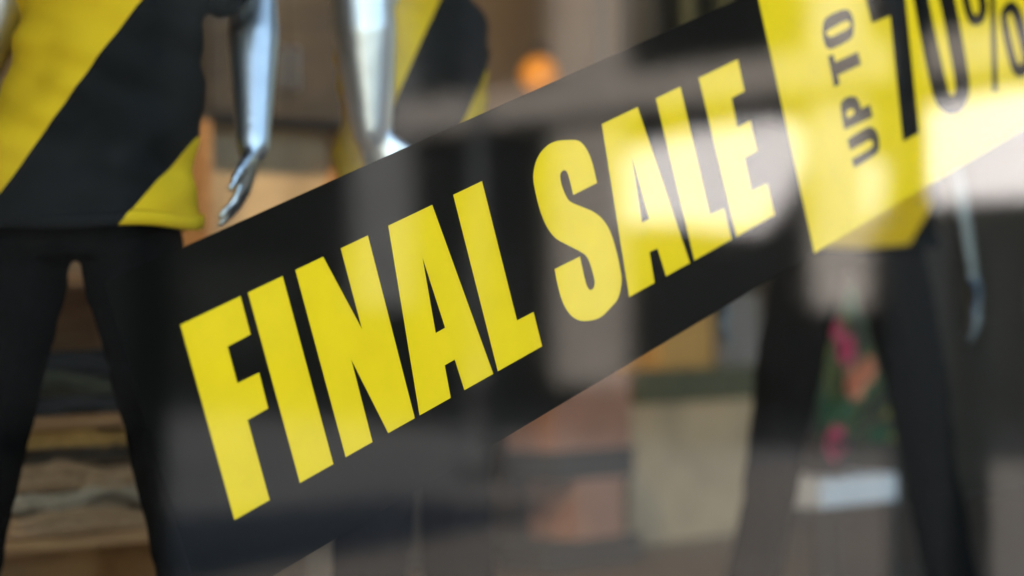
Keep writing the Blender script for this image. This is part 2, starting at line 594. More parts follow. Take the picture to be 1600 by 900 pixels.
letters = [
    ('F', [P([(282, 507.5), (376.2, 463.8), (391.8, 522.5), (355.8, 541.5), (371.2, 598.8), (405, 582.2), (419.2, 638), (387, 656.5), (421.2, 780.5), (367, 813.8)])]),
    ('I', [P([(388, 458), (442, 432.5), (520.8, 724.2), (469.2, 755.5)])]),
    ('N', [P([(462, 422.5), (505, 401.2), (566.2, 515), (532.5, 387.5), (575, 368.2), (648.2, 653), (607, 677), (548.8, 561.2), (582, 690), (540.8, 715.5)])]),
    ('A', [P([(606.8, 352), (675.5, 320), (770.8, 583.8), (725.8, 609.2), (710.8, 561.8), (695, 570.8), (704.5, 621.5), (655.8, 648.8)]), P([(660, 401.2), (695.8, 512), (681, 520.5)])]),
    ('L', [P([(708.2, 303.8), (753.2, 283), (808, 500.8), (833.8, 487.5), (847, 540.5), (778, 579.5)])]),
    ('S', [S_up + S_dn]),
    ('A', [P([(940.5, 193.8), (996.2, 166.2), (1078.2, 410.8), (1041.2, 431.8), (1027.5, 388), (1015, 393.8), (1023, 441.8), (983.2, 463.2)]), P([(987, 242.5), (1014.5, 342), (1003.2, 348.2)])]),
    ('L', [P([(1025, 153.8), (1063.2, 135.5), (1109.5, 335), (1131.2, 325.8), (1143.2, 373.5), (1085, 406.2)])]),
    ('E', [P([(1092, 121.8), (1153, 92.5), (1163.5, 142.5), (1143.2, 153.3), (1152.2, 198.7), (1172.5, 189), (1183, 236.2), (1163.8, 246.3), (1174.5, 298.2), (1198.8, 286.5), (1210.8, 337), (1151.2, 370.8)])]),
]
for nme, polys in letters:
    print_shape('letter', polys, L0, L1, M['vyellow'], black)


def Z(pts, oy=0):
    return [uv(1200 + x / 4, oy + y / 4) for x, y in pts]


def poly(o):
    return o


digits = [
    # U, P, T, O of "UP TO" (reading up the strip)
    ('letter', [smooth_open(Z([(498, 112), (560, 72), (618, 38), (655, 36), (685, 75), (696, 130), (690, 185), (662, 214), (600, 254), (540, 290)], 190), 3) + smooth_open(Z([(525, 235), (600, 194), (642, 168), (658, 146), (652, 120), (632, 115), (580, 144), (515, 180)], 190), 3)]),
    ('letter', [Z([(478, 812), (655, 730), (638, 652), (582, 680)]) + smooth_open(Z([(582, 680), (572, 640), (545, 603), (500, 606), (468, 628), (455, 660), (462, 720), (478, 812)]), 3)[1:-1], smooth_closed(Z([(492, 700), (518, 680), (538, 690), (538, 712), (500, 736)]), 3)]),
    ('letter', [Z([(376, 352), (408, 338), (422, 388), (562, 324), (583, 402), (438, 470), (450, 525), (415, 545)])]),
    ('letter', [smooth_closed(Z([(345, 160), (368, 108), (470, 60), (515, 75), (535, 130), (535, 200), (515, 245), (400, 305), (362, 288), (344, 225)]), 4), smooth_closed(Z([(366, 200), (400, 176), (488, 130), (514, 144), (510, 170), (480, 190), (402, 228), (374, 222)]), 4)]),
]
# 7 : its head runs past the top of the picture
t7 = Z([(650, 145), (765, 97), (845, 885), (945, 830), (860, 0)])
dv = Z([(615, 0)])[0]
VT7 = 0.272
e = (t7[4][0] - t7[3][0]) / (t7[4][1] - t7[3][1])
tr7 = (t7[3][0] + e * (VT7 - t7[3][1]), VT7)
tl7 = (t7[0][0] + (dv[0] - t7[0][0]) / (dv[1] - t7[0][1]) * (VT7 - t7[0][1]), VT7)
digits.append(('digit', [[t7[0], t7[1], t7[2], t7[3], tr7, tl7]]))


def oval(low_outer, low_inner, vtop, ti):
    """A narrow zero: traced lower half, turned half round for the upper one."""
    o, i = Z(low_outer), Z(low_inner)
    vmin = min(v for u, v in o)
    vmid = (vmin + vtop) / 2
    res = []
    for q in (o, i):
        uc = (q[0][0] + q[-1][0]) / 2
        dn = [p for p in q if p[1] < vmid]
        uc = (dn[0][0] + dn[-1][0]) / 2
        up = [(2 * uc - u, 2 * vmid - v) for u, v in dn]
        res.append(smooth_closed(dn + up, 4))
    return res


digits.append(('digit', oval([(905, 0), (945, 220), (1010, 500), (1050, 640), (1105, 705), (1150, 718), (1212, 695), (1250, 620), (1260, 520), (1240, 380), (1200, 150), (1165, 0)],
                             [(1010, 0), (1055, 250), (1100, 450), (1130, 570), (1150, 597), (1170, 570), (1165, 470), (1125, 250), (1065, 0)], VT7, 0)))
# percent sign: two small ovals and a bar
s0 = Z([(1215, 0), (1240, 100), (1272, 152), (1310, 158), (1350, 130), (1370, 60), (1365, 0)])
i0 = Z([(1262, 0), (1280, 70), (1300, 95), (1318, 70), (1315, 0)])


def small_zero(dn, inn, vm):
    res = []
    for q in (dn, inn):
        uc = (q[0][0] + q[-1][0]) / 2
        res.append(smooth_closed(q + [(2 * uc - u, 2 * vm - v) for u, v in q], 4))
    return res


digits.append(('percent_sign', small_zero(s0, i0, s0[0][1] + 0.035)))
b0, b1 = Z([(1405, 577)])[0], Z([(1437, 568)])[0]
c0, c1 = Z([(1388, 0)])[0], Z([(1420, 0)])[0]
ext = 1.45
digits.append(('percent_sign', [[b0, b1, (b1[0] + (c1[0] - b1[0]) * ext, b1[1] + (c1[1] - b1[1]) * ext), (b0[0] + (c0[0] - b0[0]) * ext, b0[1] + (c0[1] - b0[1]) * ext)]]))
digits.append(('percent_sign', [smooth_closed(Z([(1455, 90), (1475, 40), (1510, 8), (1545, 15), (1580, 65), (1612, 170), (1636, 300), (1640, 400), (1620, 460), (1590, 482), (1555, 478), (1525, 440), (1500, 350), (1470, 220)]), 4),
                                smooth_closed(Z([(1498, 108), (1515, 82), (1532, 108), (1562, 230), (1584, 330), (1590, 385), (1572, 402), (1555, 370), (1522, 240)]), 4)]))
for nme, polys in digits:
    print_shape(nme, polys, L0, L1, M['vblack'], yellow)


# ------------------------------------------------------------------ mannequins
def sway(z, lean):
    t = max(0.0, min(1.0, (z - 0.98) / 0.40))
    return lean * t * t * (3 - 2 * t)


def body_mesh(arm_l, arm_r, lean=0.0, thick=1.0):
    bm = bmesh.new()
    X, Y = (1, 0, 0), (0, 1, 0)
    tor = [(0.95, 0.11, 0.08, 0), (0.97, 0.14, 0.095, 0), (1.02, 0.15, 0.10, 0), (1.12, 0.135, 0.095, 0), (1.22, 0.13, 0.10, -0.005), (1.34, 0.148, 0.11, -0.005),
           (1.44, 0.165, 0.10, 0), (1.51, 0.15, 0.085, 0.01), (1.56, 0.07, 0.065, 0.015), (1.64, 0.055, 0.058, 0.01)]
    add_loft(bm, [((0, y, z), a, b, X, Y) for z, a, b, y in tor])
    hd = [(1.62, 0.05, 0.055, 0), (1.655, 0.062, 0.075, -0.02), (1.70, 0.072, 0.088, -0.02), (1.76, 0.078, 0.098, -0.012), (1.82, 0.074, 0.094, -0.006), (1.865, 0.05, 0.066, 0), (1.88, 0.018, 0.025, 0)]
    add_loft(bm, [((0, y, z), a, b, X, Y) for z, a, b, y in hd])
    add_limb(bm, [(0, -0.10, 1.755, 0.012), (0, -0.118, 1.715, 0.016)], 8)
    for s in (-1, 1):
        add_limb(bm, [(s * 0.092, 0, 0.97, 0.072), (s * 0.158, -0.003, 0.68, 0.064), (s * 0.192, 0, 0.48, 0.052), (s * 0.212, 0.012, 0.36, 0.052), (s * 0.264, 0.01, 0.10, 0.034)])
        add_limb(bm, [(s * 0.266, 0.03, 0.045, 0.036), (s * 0.28, -0.08, 0.04, 0.036, 0.03), (s * 0.295, -0.16, 0.028, 0.034, 0.02)])
    for s, (sh, el, wr, hand) in ((1, arm_l), (-1, arm_r)):
        f = lambda p: (s * p[0], p[1], p[2])
        m1 = [(a + b) / 2 for a, b in zip(sh, el)]
        m2 = [(a * 0.65 + b * 0.35) for a, b in zip(el, wr)]
        add_limb(bm, [(*f(sh), 0.052), (*f(m1), 0.046 * thick), (*f(el), 0.039 * thick), (*f(m2), 0.041 * thick), (*f(wr), 0.026 * thick)])
        hv = Vector(hand).normalized()
        wv = Vector(wr)
        # the palm plane holds the hand direction and the fore-aft axis
        side = (Vector((0, -1, 0)) - hv * hv.dot(Vector((0, -1, 0)))).normalized()
        nrm = hv.cross(side)
        pl = [wv, wv + hv * 0.045, wv + hv * 0.09]
        rings = []
        for p, a, b in zip(pl, (0.027, 0.042, 0.042), (0.021, 0.017, 0.014)):
            q = Vector(f(p))
            rings.append((q, a, b, Vector(f(side)), Vector(f(nrm))))
        add_loft(bm, rings, 14)
        for k, (off, ln) in enumerate(((0.033, 0.072), (0.011, 0.082), (-0.011, 0.076), (-0.032, 0.058))):
            b0 = wv + hv * 0.082 + side * off
            b1 = b0 + hv * ln * 0.5 + nrm * 0.006 + side * off * 0.14
            b2 = b0 + hv * ln * 0.95 + nrm * 0.026 + side * off * 0.22
            add_limb(bm, [(*f(b0), 0.0095), (*f(b1), 0.0088), (*f(b2), 0.0068)], 10)
        t0 = wv + hv * 0.03 + side * 0.03
        add_limb(bm, [(*f(t0), 0.013), (*f(t0 + hv * 0.035 + side * 0.026 + nrm * 0.008), 0.0105), (*f(t0 + hv * 0.072 + side * 0.036 + nrm * 0.014), 0.008)], 10)
    me = remeshed(bm, 0.008, 2)
    for v in me.vertices:
        if abs(v.co.x) < 0.24 or v.co.z > 1.40:
            v.co.x += sway(v.co.z, lean) * max(0.0, min(1.0, (0.27 - abs(v.co.x)) / 0.07))
    return me


def trouser_mesh():
    bm = bmesh.new()
    X, Y = (1, 0, 0), (0, 1, 0)
    add_loft(bm, [((0, 0.0, z), a, b, X, Y) for z, a, b in ((0.945, 0.165, 0.115), (0.965, 0.187, 0.128), (1.02, 0.18, 0.122), (1.08, 0.158, 0.108))])
    for s in (-1, 1):
        add_limb(bm, [(s * 0.098, 0, 0.98, 0.095, 0.118), (s * 0.116, 0, 0.88, 0.093, 0.112), (s * 0.136, 0, 0.80, 0.091, 0.106), (s * 0.163, -0.004, 0.68, 0.086, 0.096), (s * 0.200, 0, 0.44, 0.072, 0.08),
                      (s * 0.225, 0.006, 0.30, 0.070, 0.078), (s * 0.262, 0.01, 0.11, 0.070, 0.078), (s * 0.268, 0.008, 0.075, 0.072, 0.08)], 20, cap=False)
    me = remeshed(bm, 0.009, 5)
    for v, nv in zip(me.vertices, [v.normal.copy() for v in me.vertices]):
        c = v.co.copy()
        v.co = c + nv * (0.006 * noise.noise(Vector((c.x * 5, c.y * 5, c.z * 14))) + 0.004 * noise.noise(Vector((c.x * 20, c.y * 20, c.z * 30 + 5))))
    return me


def tee_mesh(seed, lean=0.0, waist=1.0):
    bm = bmesh.new()
    X, Y = (1, 0, 0), (0, 1, 0)
    tor = [(0.998, 0.231, 0.174), (1.06, 0.214, 0.165), (1.16, 0.200, 0.152), (1.26, 0.200, 0.148), (1.36, 0.207, 0.146), (1.44, 0.206, 0.128), (1.51, 0.165, 0.098), (1.555, 0.085, 0.08), (1.565, 0.07, 0.07)]
    add_loft(bm, [((0, 0, z), a * (1 + (waist - 1) * math.exp(-((z - 1.33) / 0.13) ** 2)), b, X, Y) for z, a, b in tor], 36)
    for s in (-1, 1):
        add_limb(bm, [(s * 0.13, 0.0, 1.475, 0.07), (s * 0.19, 0, 1.462, 0.07), (s * 0.235, 0, 1.42, 0.068)], 20, cap=False)
    me = remeshed(bm, 0.010, 5)
    sd = Vector((seed * 3.1, seed * 1.7, seed))
    for v, nv in zip(me.vertices, [v.normal.copy() for v in me.vertices]):
        c = v.co.copy()
        k = noise.noise(Vector((c.x * 4 + c.z * 3, c.y * 4, c.z * 9 - c.x * 7)) + sd)
        k2 = noise.noise(Vector((c.x * 11, c.y * 11, c.z * 5)) + sd)
        k3 = noise.noise(Vector((c.x * 3 - c.z * 4, c.y * 3, c.z * 22 + c.x * 9)) + sd)
        v.co = c + nv * (0.024 * k + 0.009 * k2 + 0.013 * k3 * max(0, min(1, (c.z - 1.02) * 12)))
        v.co.x += sway(c.z, lean)
    b2 = bmesh.new()
    b2.from_mesh(me)
    b2.normal_update()
    dele = [f for f in b2.faces if f.normal.z < -0.75 and f.calc_center_median().z < 1.025]
    bmesh.ops.delete(b2, geom=dele, context='FACES')
    b2.to_mesh(me)
    b2.free()
    for p in me.polygons:
        p.use_smooth = True
    return me


def hem_mesh():
    bm = bmesh.new()
    n = 48
    rows = []
    for z, k in ((0.994, -0.003), (0.996, 0.002), (1.018, 0.003), (1.021, -0.004)):
        rows.append([bm.verts.new(((0.230 + k) * math.cos(2 * math.pi * i / n), (0.173 + k) * math.sin(2 * math.pi * i / n), z + 0.004 * math.sin(5 * i * 2 * math.pi / n))) for i in range(n)])
    for a in range(4):
        for i in range(n):
            bm.faces.new((rows[a][i], rows[a][(i + 1) % n], rows[(a + 1) % 4][(i + 1) % n], rows[(a + 1) % 4][i]))
    return bm


TR = trouser_mesh()
STRAIGHT = ((0.195, 0.01, 1.45), (0.285, 0.05, 1.17), (0.33, 0.06, 0.90), (0.03, -0.12, -1))
BENT = ((0.195, 0.01, 1.47), (0.305, 0.16, 1.46), (0.318, 0.03, 1.145), (-0.22, -0.2, -1))
BACK = ((0.195, 0.03, 1.45), (0.235, 0.13, 1.2), (0.24, 0.12, 0.95), (0.0, -0.1, -1))
FORE = ((0.195, 0.0, 1.46), (0.29, -0.02, 1.50), (0.285, -0.04, 1.20), (-0.02, -0.35, -1))


def mannequin(px, Y, rz, arm_l, arm_r, tee, seed, label, lean=0.0, waist=1.0, thick=1.0, finish='chrome'):
    p = at(px, 479, Y)
    r = empty('mannequin', (p.x, Y, DECK), rz)
    r.scale = (MS, MS, MS)
    tag(r, label, 'mannequin', 'mannequins in the shop window')
    link('body', body_mesh(arm_l, arm_r, lean, thick), M[finish], r)
    link('trousers', TR, M['trouser'], r)
    t = link('t_shirt', tee_mesh(seed, lean, waist), tee, r)
    from_bm('hem', hem_mesh(), tee, t, True)
    bm = bmesh.new()
    add_loft(bm, [((0, 0, z), a, a, (1, 0, 0), (0, 1, 0)) for z, a in ((0.0, 0.40), (0.006, 0.40), (0.012, 0.39))], 40)
    from_bm('base_plate', bm, M['steel'], r)
    bm = bmesh.new()
    add_limb(bm, [(0.264, 0.02, 0.01, 0.008), (0.264, 0.02, 0.15, 0.008)], 8)
    from_bm('support_rod', bm, M['steel'], r)
    return r


FACE = -PSI
MS = 1.07


def stripe(cpx, Y, upper, lower, slope, front=0.14):
    """Offset and half width of the printed stripe whose two borders pass these pixels."""
    d = (at(cpx, 479, Y) - CAM).dot(FWD) - front
    z0 = []
    for px, py in (upper, lower):
        sx, sz = (px - cpx) / FPX * d / MS, (CAMZ + (479 - py) / FPX * d - DECK) / MS
        z0.append(sz - slope * sx)
    return (z0[0] + z0[1]) / 2, slope, (z0[0] - z0[1]) / 2


mannequin(118, 1.05, FACE, BENT, STRAIGHT, tee_mat('yellow jersey striped low', *stripe(118, 1.05, (120, 165), (276, 258), 1.36)), 1,
          'silver mannequin in yellow tee with black stripe, legs apart over folded sweaters', lean=0.07, waist=0.77, thick=1.2)
mannequin(648, 1.10, FACE + math.radians(68), BACK, FORE, tee_mat('yellow jersey striped mid', *stripe(648, 1.10, (672, 50), (758, 122), 2.4, 0.2), math.radians(68)), 2,
          'silver mannequin turned sideways, its bent arm across a yellow tee, above the sale lettering', thick=1.55)
mannequin(1328, 1.15, FACE, STRAIGHT, STRAIGHT, tee_mat('yellow jersey striped edge', *stripe(1328, 1.15, (1430, 358), (1530, 420), 1.375)), 3,
          'silver mannequin darkened in colour as if shaded, in yellow tee behind the yellow strip panel, arms hanging straight', thick=0.6, finish='dimchrome')


# ------------------------------------------------------------------ shop goods (blurred behind)
def rect(name, x0, x1, y0, y1, Y, depth, m, parent=None, bev=0.01, lo=None):
    """A box whose front face fills the pixel rectangle on the plane Y; lo drops it to a given height."""
    a, b = at(x0, (y0 + y1) / 2, Y), at(x1, (y0 + y1) / 2, Y)
    xm = (x0 + x1) / 2
    z1, z0 = at(xm, y0, Y).z, at(xm, y1, Y).z
    if lo is not None:
        z0 = lo
    return box(name, (a.x, Y, z0), (b.x, Y + depth, z1), m, parent, bev)


def sweater(px0, px1, ztop, zbot, Y, m, label):
    """A folded jumper: rounded slab with a fold line along its front."""
    a, b = at(px0, 500, Y).x, at(px1, 500, Y).x
    bm = bmesh.new()
    add_box(bm, (a, Y, zbot), (b, Y + 0.30, (ztop + zbot) / 2 - 0.001), 0.012)
    add_box(bm, (a + 0.006, Y + 0.004, (ztop + zbot) / 2 - 0.004), (b - 0.01, Y + 0.30, ztop), 0.012)
    bmesh.ops.subdivide_edges(bm, edges=[e for e in bm.edges if e.calc_length() > 0.1], cuts=9, use_grid_fill=True)
    for v in bm.verts:
        c = v.co
        k = Vector((c.x * 7, c.y * 7, zbot * 31))
        v.co.z += 0.030 * noise.noise(k) if c.z > zbot + 0.004 else 0
        v.co.y += 0.018 * noise.noise(k * 1.4 + Vector((5, 0, c.z * 9)))
    o = from_bm('folded_sweater', bm, m, None, True)
    return tag(o, label, 'sweater', 'folded sweaters')


# open oak shelf seen between the first mannequin's legs
YS = 1.7
sx0, sx1 = at(-60, 500, YS).x, at(300, 500, YS).x
shelf = empty('shelf_unit', ((sx0 + sx1) / 2, YS, DECK))
tag(shelf, 'low orange oak shelf with folded sweaters behind the spread legs', 'shelf')
hw = (sx1 - sx0) / 2
zt = at(120, 425, YS).z - DECK
box('back_panel', (-hw, 0.36, 0.0), (hw, 0.38, zt), M['oak'], shelf)
for x in (-hw - 0.03, hw):
    box('side_panel', (x, 0, 0), (x + 0.03, 0.38, zt), M['oak'], shelf)
shelf_z = []
for py in (430, 650, 838):
    z = at(120, py, YS).z - DECK
    shelf_z.append(z + DECK)
    box('shelf_board', (-hw + 0.001, 0.002, z - 0.028), (hw - 0.001, 0.358, z), M['oak'], shelf, 0.003)
zb = shelf_z[1]
dz = 0.042
names = [('charcoal', 'charcoal'), ('olive', 'olive'), ('charcoal', 'charcoal')]
zz = zb + 0.001
for k, (mm, nm) in enumerate([('charcoal', 'charcoal sweater, bottom of the stack on the middle shelf board'), ('olive', 'olive sweater in the middle of the upper stack on the oak shelf'), ('charcoal', 'charcoal sweater topping the upper stack on the oak shelf')]):
    sweater(20 + 4 * k, 250 - 5 * k, zz + dz, zz, YS + 0.04, M[mm], 'folded ' + nm)
    zz += dz + 0.0005
zz = shelf_z[2] + 0.001
for k, (mm, nm) in enumerate([('camel', 'camel sweater at the bottom of the lower shelf stack'), ('oatmeal', 'oatmeal sweater just above the lowest camel one'), ('camel', 'camel sweater between the oatmeal and brown ones'), ('brown', 'dark brown sweater near the top of the lower shelf stack'), ('ochre', 'ochre sweater topping the lower shelf stack')]):
    h = (0.055, 0.045, 0.06, 0.035, 0.05)[k]
    sweater(14 + 6 * (k % 2), 268 - 7 * (k % 3), zz + h, zz, YS + 0.03, M[mm], 'folded ' + nm)
    zz += h + 0.0005

# tall cabinet with lit niche between the first and second mannequins
YC = 2.4
cx0, cx1 = at(318, 200, YC).x, at(560, 200, YC).x
cab = empty('display_cabinet', ((cx0 + cx1) / 2, YC, DECK))
tag(cab, 'brown wooden cabinet with a pale niche between two mannequins', 'cabinet')
cw = (cx1 - cx0) / 2
ztop = at(440, -130, YC).z - DECK
zn1 = at(440, 195, YC).z - DECK
zn0 = at(440, 420, YC).z - DECK
box('lower_case', (-cw, 0, 0), (cw, 0.4, zn0), M['darkoak'], cab, 0.004)
box('niche_back', (-cw, 0.10, zn0 + 0.001), (cw, 0.4, zn1), M['beige'], cab)
for x in (-cw, cw - 0.03):
    box('side_panel', (x, 0, zn0 + 0.001), (x + 0.03, 0.099, zn1), M['oak'], cab)
box('upper_case', (-cw, 0, zn1 + 0.001), (cw, 0.4, ztop), M['darkoak'], cab, 0.004)
for s in (-1, 1):
    dr = box('door', (-cw + 0.01 if s < 0 else 0.004, -0.02, zn1 + 0.02), (-0.004 if s < 0 else cw - 0.01, -0.001, ztop - 0.02), M['darkoak'], cab, 0.003)
    box('handle', (-0.03 if s < 0 else 0.018, -0.035, zn1 + 0.1), (-0.018 if s < 0 else 0.03, -0.021, zn1 + 0.22), M['steel'], dr, 0.003)

# pendant lamp with orange globe
YL = 3.5
g = at(843, 118, YL)
pend = empty('pendant_lamp', (g.x, YL, 3.3))
tag(pend, 'glowing orange globe pendant lamp beside the sideways mannequin', 'lamp')
bm = bmesh.new()
bmesh.ops.create_uvsphere(bm, u_segments=24, v_segments=16, radius=0.075)
bmesh.ops.translate(bm, verts=bm.verts, vec=(0, 0, g.z - 3.3))
gm = mat('orange glass shade', (0.75, 0.30, 0.03), 0.3)
gm.node_tree.nodes['Principled BSDF'].inputs['Emission Color'].default_value = (1.0, 0.30, 0.02, 1)
gm.node_tree.nodes['Principled BSDF'].inputs['Emission Strength'].default_value = 0.03
from_bm('globe', bm, gm, pend, True)
bm = bmesh.new()
add_limb(bm, [(0, 0, g.z - 3.3 + 0.08, 0.004), (0, 0, 0.0, 0.004)], 8)
from_bm('cord', bm, M['iron'], pend)
bm = bmesh.new()
add_loft(bm, [((0, 0, z), a, a, (1, 0, 0), (0, 1, 0)) for z, a in ((g.z - 3.3 + 0.075, 0.035), (g.z - 3.3 + 0.12, 0.022))], 16)
from_bm('socket', bm, M['iron'], pend)

# added ceiling spots, out of view, that brighten the shop goods
for k, (sx, sy, tx, ty, tz, en) in enumerate(((-0.4, 1.5, 0.6, 2.6, 1.8, 30), (1.4, 1.5, 2.6, 2.9, 1.2, 22), (1.6, 2.3, *at(905, 30, 3.9), 30), (-1.6, 1.1, -1.3, 1.9, 1.1, 42))):
    r = empty('added_ceiling_spot', (sx, sy, 3.3))
    tag(r, ('added black ceiling spotlight, out of view, brightening the wooden cabinet', 'added black ceiling spotlight, out of view, brightening the beige counter', 'added black ceiling spotlight, out of view, brightening the bare back wall', 'added black ceiling spotlight, out of view, brightening the sweater shelf')[k], 'spotlight', 'added ceiling spotlights')
    d = (Vector((tx, ty, tz)) - Vector((sx, sy, 3.12))).normalized()
    bm = bmesh.new()
    add_limb(bm, [(0, 0, 0, 0.012), (0, 0, -0.12, 0.012)], 8)
    from_bm('stem', bm, M['iron'], r)
    bm = bmesh.new()
    c = Vector((0, 0, -0.16))
    ax = d.orthogonal().normalized()
    ay = d.cross(ax)
    add_loft(bm, [(c - d * 0.06, 0.035, 0.035, ax, ay), (c + d * 0.05, 0.05, 0.05, ax, ay)], 16)
    from_bm('head', bm, M['iron'], r)
    ll = bpy.data.lights.new('added_spot_lamp', 'SPOT')
    ll.energy, ll.spot_size, ll.spot_blend, ll.color, ll.shadow_soft_size = en, math.radians(70), 0.6, (1, 0.78, 0.52), 0.05
    lo = bpy.data.objects.new('added_spot_lamp', ll)
    C.objects.link(lo)
    lo.parent = r
    lo.location = c + d * 0.07
    lo.rotation_euler = d.to_track_quat('-Z', 'Y').to_euler()

# rail of dark clothes top right
YR = 2.9
ra, rb = at(985, 60, YR).x, at(1260, 60, YR).x
zr = at(1100, -160, YR).z
rail = empty('clothes_rail', ((ra + rb) / 2, YR + 0.05, DECK))
tag(rail, 'black clothes rail at the back of the shop, above the word sale', 'clothes rail')
rw = (rb - ra) / 2 + 0.1
bm = bmesh.new()
add_limb(bm, [(-rw, 0, zr - DECK, 0.012), (rw, 0, zr - DECK, 0.012)], 10)
from_bm('bar', bm, M['iron'], rail)
for s in (-1, 1):
    bm = bmesh.new()
    add_limb(bm, [(s * rw, 0, 0.012, 0.012), (s * rw, 0, zr - DECK, 0.012)], 10)
    from_bm('upright', bm, M['iron'], rail)
for k in range(5):
    x = ra + (k + 0.5) * (rb - ra) / 5
    bm = bmesh.new()
    add_loft(bm, [((x, YR + 0.05, zr - dz_), a, b, (0.5, 0.866, 0), (-0.866, 0.5, 0)) for dz_, a, b in ((0.06, 0.03, 0.02), (0.10, 0.13, 0.035), (0.16, 0.18, 0.045), (0.4, 0.17, 0.05), (0.75, 0.19, 0.055))], 20)
    t = from_bm('hanging_coat', bm, (M['charcoal'], M['olive'], M['olive'], M['charcoal'], M['olive'])[k], None, True)
    tag(t, ('charcoal coat at the rail end nearer the orange globe lamp', 'olive coat between a charcoal and an olive coat on the rail', 'olive coat in the middle of the clothes rail',
            'charcoal coat between two olive coats on the rail', 'olive coat at the rail end behind the yellow panel')[k], 'coat', 'coats on the rail')
    bm = bmesh.new()
    add_limb(bm, [(x, YR + 0.05, zr - 0.075, 0.004), (x, YR + 0.05, zr - 0.012, 0.004)], 6)
    from_bm('hanger_hook', bm, M['steel'], t)

# beige counter and goods between the strip and the right mannequin's leg
YB = 2.9
ctr = rect('counter', 985, 1222, 628, 790, YB + 0.25, 0.5, M['beige'], lo=DECK)
tag(ctr, 'plain beige display counter behind the right mannequin', 'counter')
ctop = at(1150, 628, YB + 0.25).z
o = rect('fabric_bolt', 1030, 1118, 480, 600, YB + 0.42, 0.25, M['ochre'], bev=0.03, lo=ctop)
tag(o, 'ochre bolt of fabric standing on the beige counter', 'fabric')
o = rect('fabric_bolt', 1128, 1190, 455, 600, YB + 0.42, 0.25, M['stone'], bev=0.03, lo=ctop)
tag(o, 'greyish fabric bolt on the beige counter beside the ochre one', 'fabric')
o = rect('fabric_bolt', 1000, 1200, 575, 625, YB + 0.28, 0.12, M['olive'], bev=0.02, lo=ctop)
tag(o, 'olive folded cloth along the front of the beige counter', 'fabric')
# stack of boxes
z = DECK
for k, (y0, mm, lab, x0, x1) in enumerate(((842, 'charcoal', 'charcoal storage box at the bottom of the box stack', 850, 1000), (748, 'terra', 'terracotta cardboard box low in the stack, between dark boxes', 900, 972),
                                           (702, 'charcoal', 'flat charcoal box between two terracotta boxes', 868, 990), (585, 'terra', 'terracotta cardboard box on top, touching the strip edge', 866, 985))):
    zt_ = at(930, y0, YB - 0.1).z
    a, b = at(x0, 650, YB - 0.1).x, at(x1, 650, YB - 0.1).x
    bm = bmesh.new()
    lid = min(0.03, (zt_ - z) * 0.4)
    add_box(bm, (a, YB - 0.1, z + 0.0005), (b, YB + 0.12, zt_ - lid), 0.003)
    st = from_bm('storage_box', bm, M[mm])
    tag(st, lab, 'box', 'stacked storage boxes')
    box('lid', (a - 0.004, YB - 0.104, zt_ - lid + 0.0005), (b + 0.004, YB + 0.124, zt_), M[mm], st, 0.003)
    z = zt_
# a beige paper bag low in front
o = rect('paper_bag', 478, 572, 852, 990, 1.5, 0.12, M['brownpaper'], bev=0.004, lo=DECK)
tag(o, 'small brown paper bag peeping up below the strip', 'bag')
a, b = at(500, 852, 1.5), at(550, 852, 1.5)
bm = bmesh.new()
add_limb(bm, [(a.x, 1.56, a.z - 0.01, 0.004), (a.x + 0.01, 1.56, a.z + 0.03, 0.004), (b.x - 0.01, 1.56, a.z + 0.03, 0.004), (b.x, 1.56, a.z - 0.01, 0.004)], 8)
from_bm('handle', bm, M['brownpaper'], o)

# white stool with a flower pot between the right mannequin's legs
YF = 1.75
fx0, fx1 = at(1282, 740, YF), at(1402, 740, YF)
zs = at(1340, 745, YF).z
stool = empty('stool', ((fx0.x + fx1.x) / 2, YF + 0.13, DECK))
tag(stool, 'white lacquered square stool holding a flower pot', 'stool')
sw = (fx1.x - fx0.x) / 2
box('seat', (-sw, -0.13, zs - DECK - 0.09), (sw, 0.13, zs - DECK), M['white'], stool, 0.01)
for i in (-1, 1):
    for j in (-1, 1):
        box('leg', (i * (sw - 0.02) - 0.018, j * 0.11 - 0.018, 0), (i * (sw - 0.02) + 0.018, j * 0.11 + 0.018, zs - DECK - 0.0905), M['darkoak'], stool, 0.003)
cxp, cyp = (fx0.x + fx1.x) / 2, YF + 0.13
pl = empty('flower_pot', (cxp, cyp, zs))
tag(pl, 'dark pot of pink and coral flowers with green leaves on the white stool', 'plant')
bm = bmesh.new()
add_loft(bm, [((0, 0, z), a, a, (1, 0, 0), (0, 1, 0)) for z, a in ((0.001, 0.06), (0.11, 0.085), (0.125, 0.09), (0.125, 0.075), (0.11, 0.07))], 24)
from_bm('pot', bm, M['pot'], pl, True)
random.seed(4)


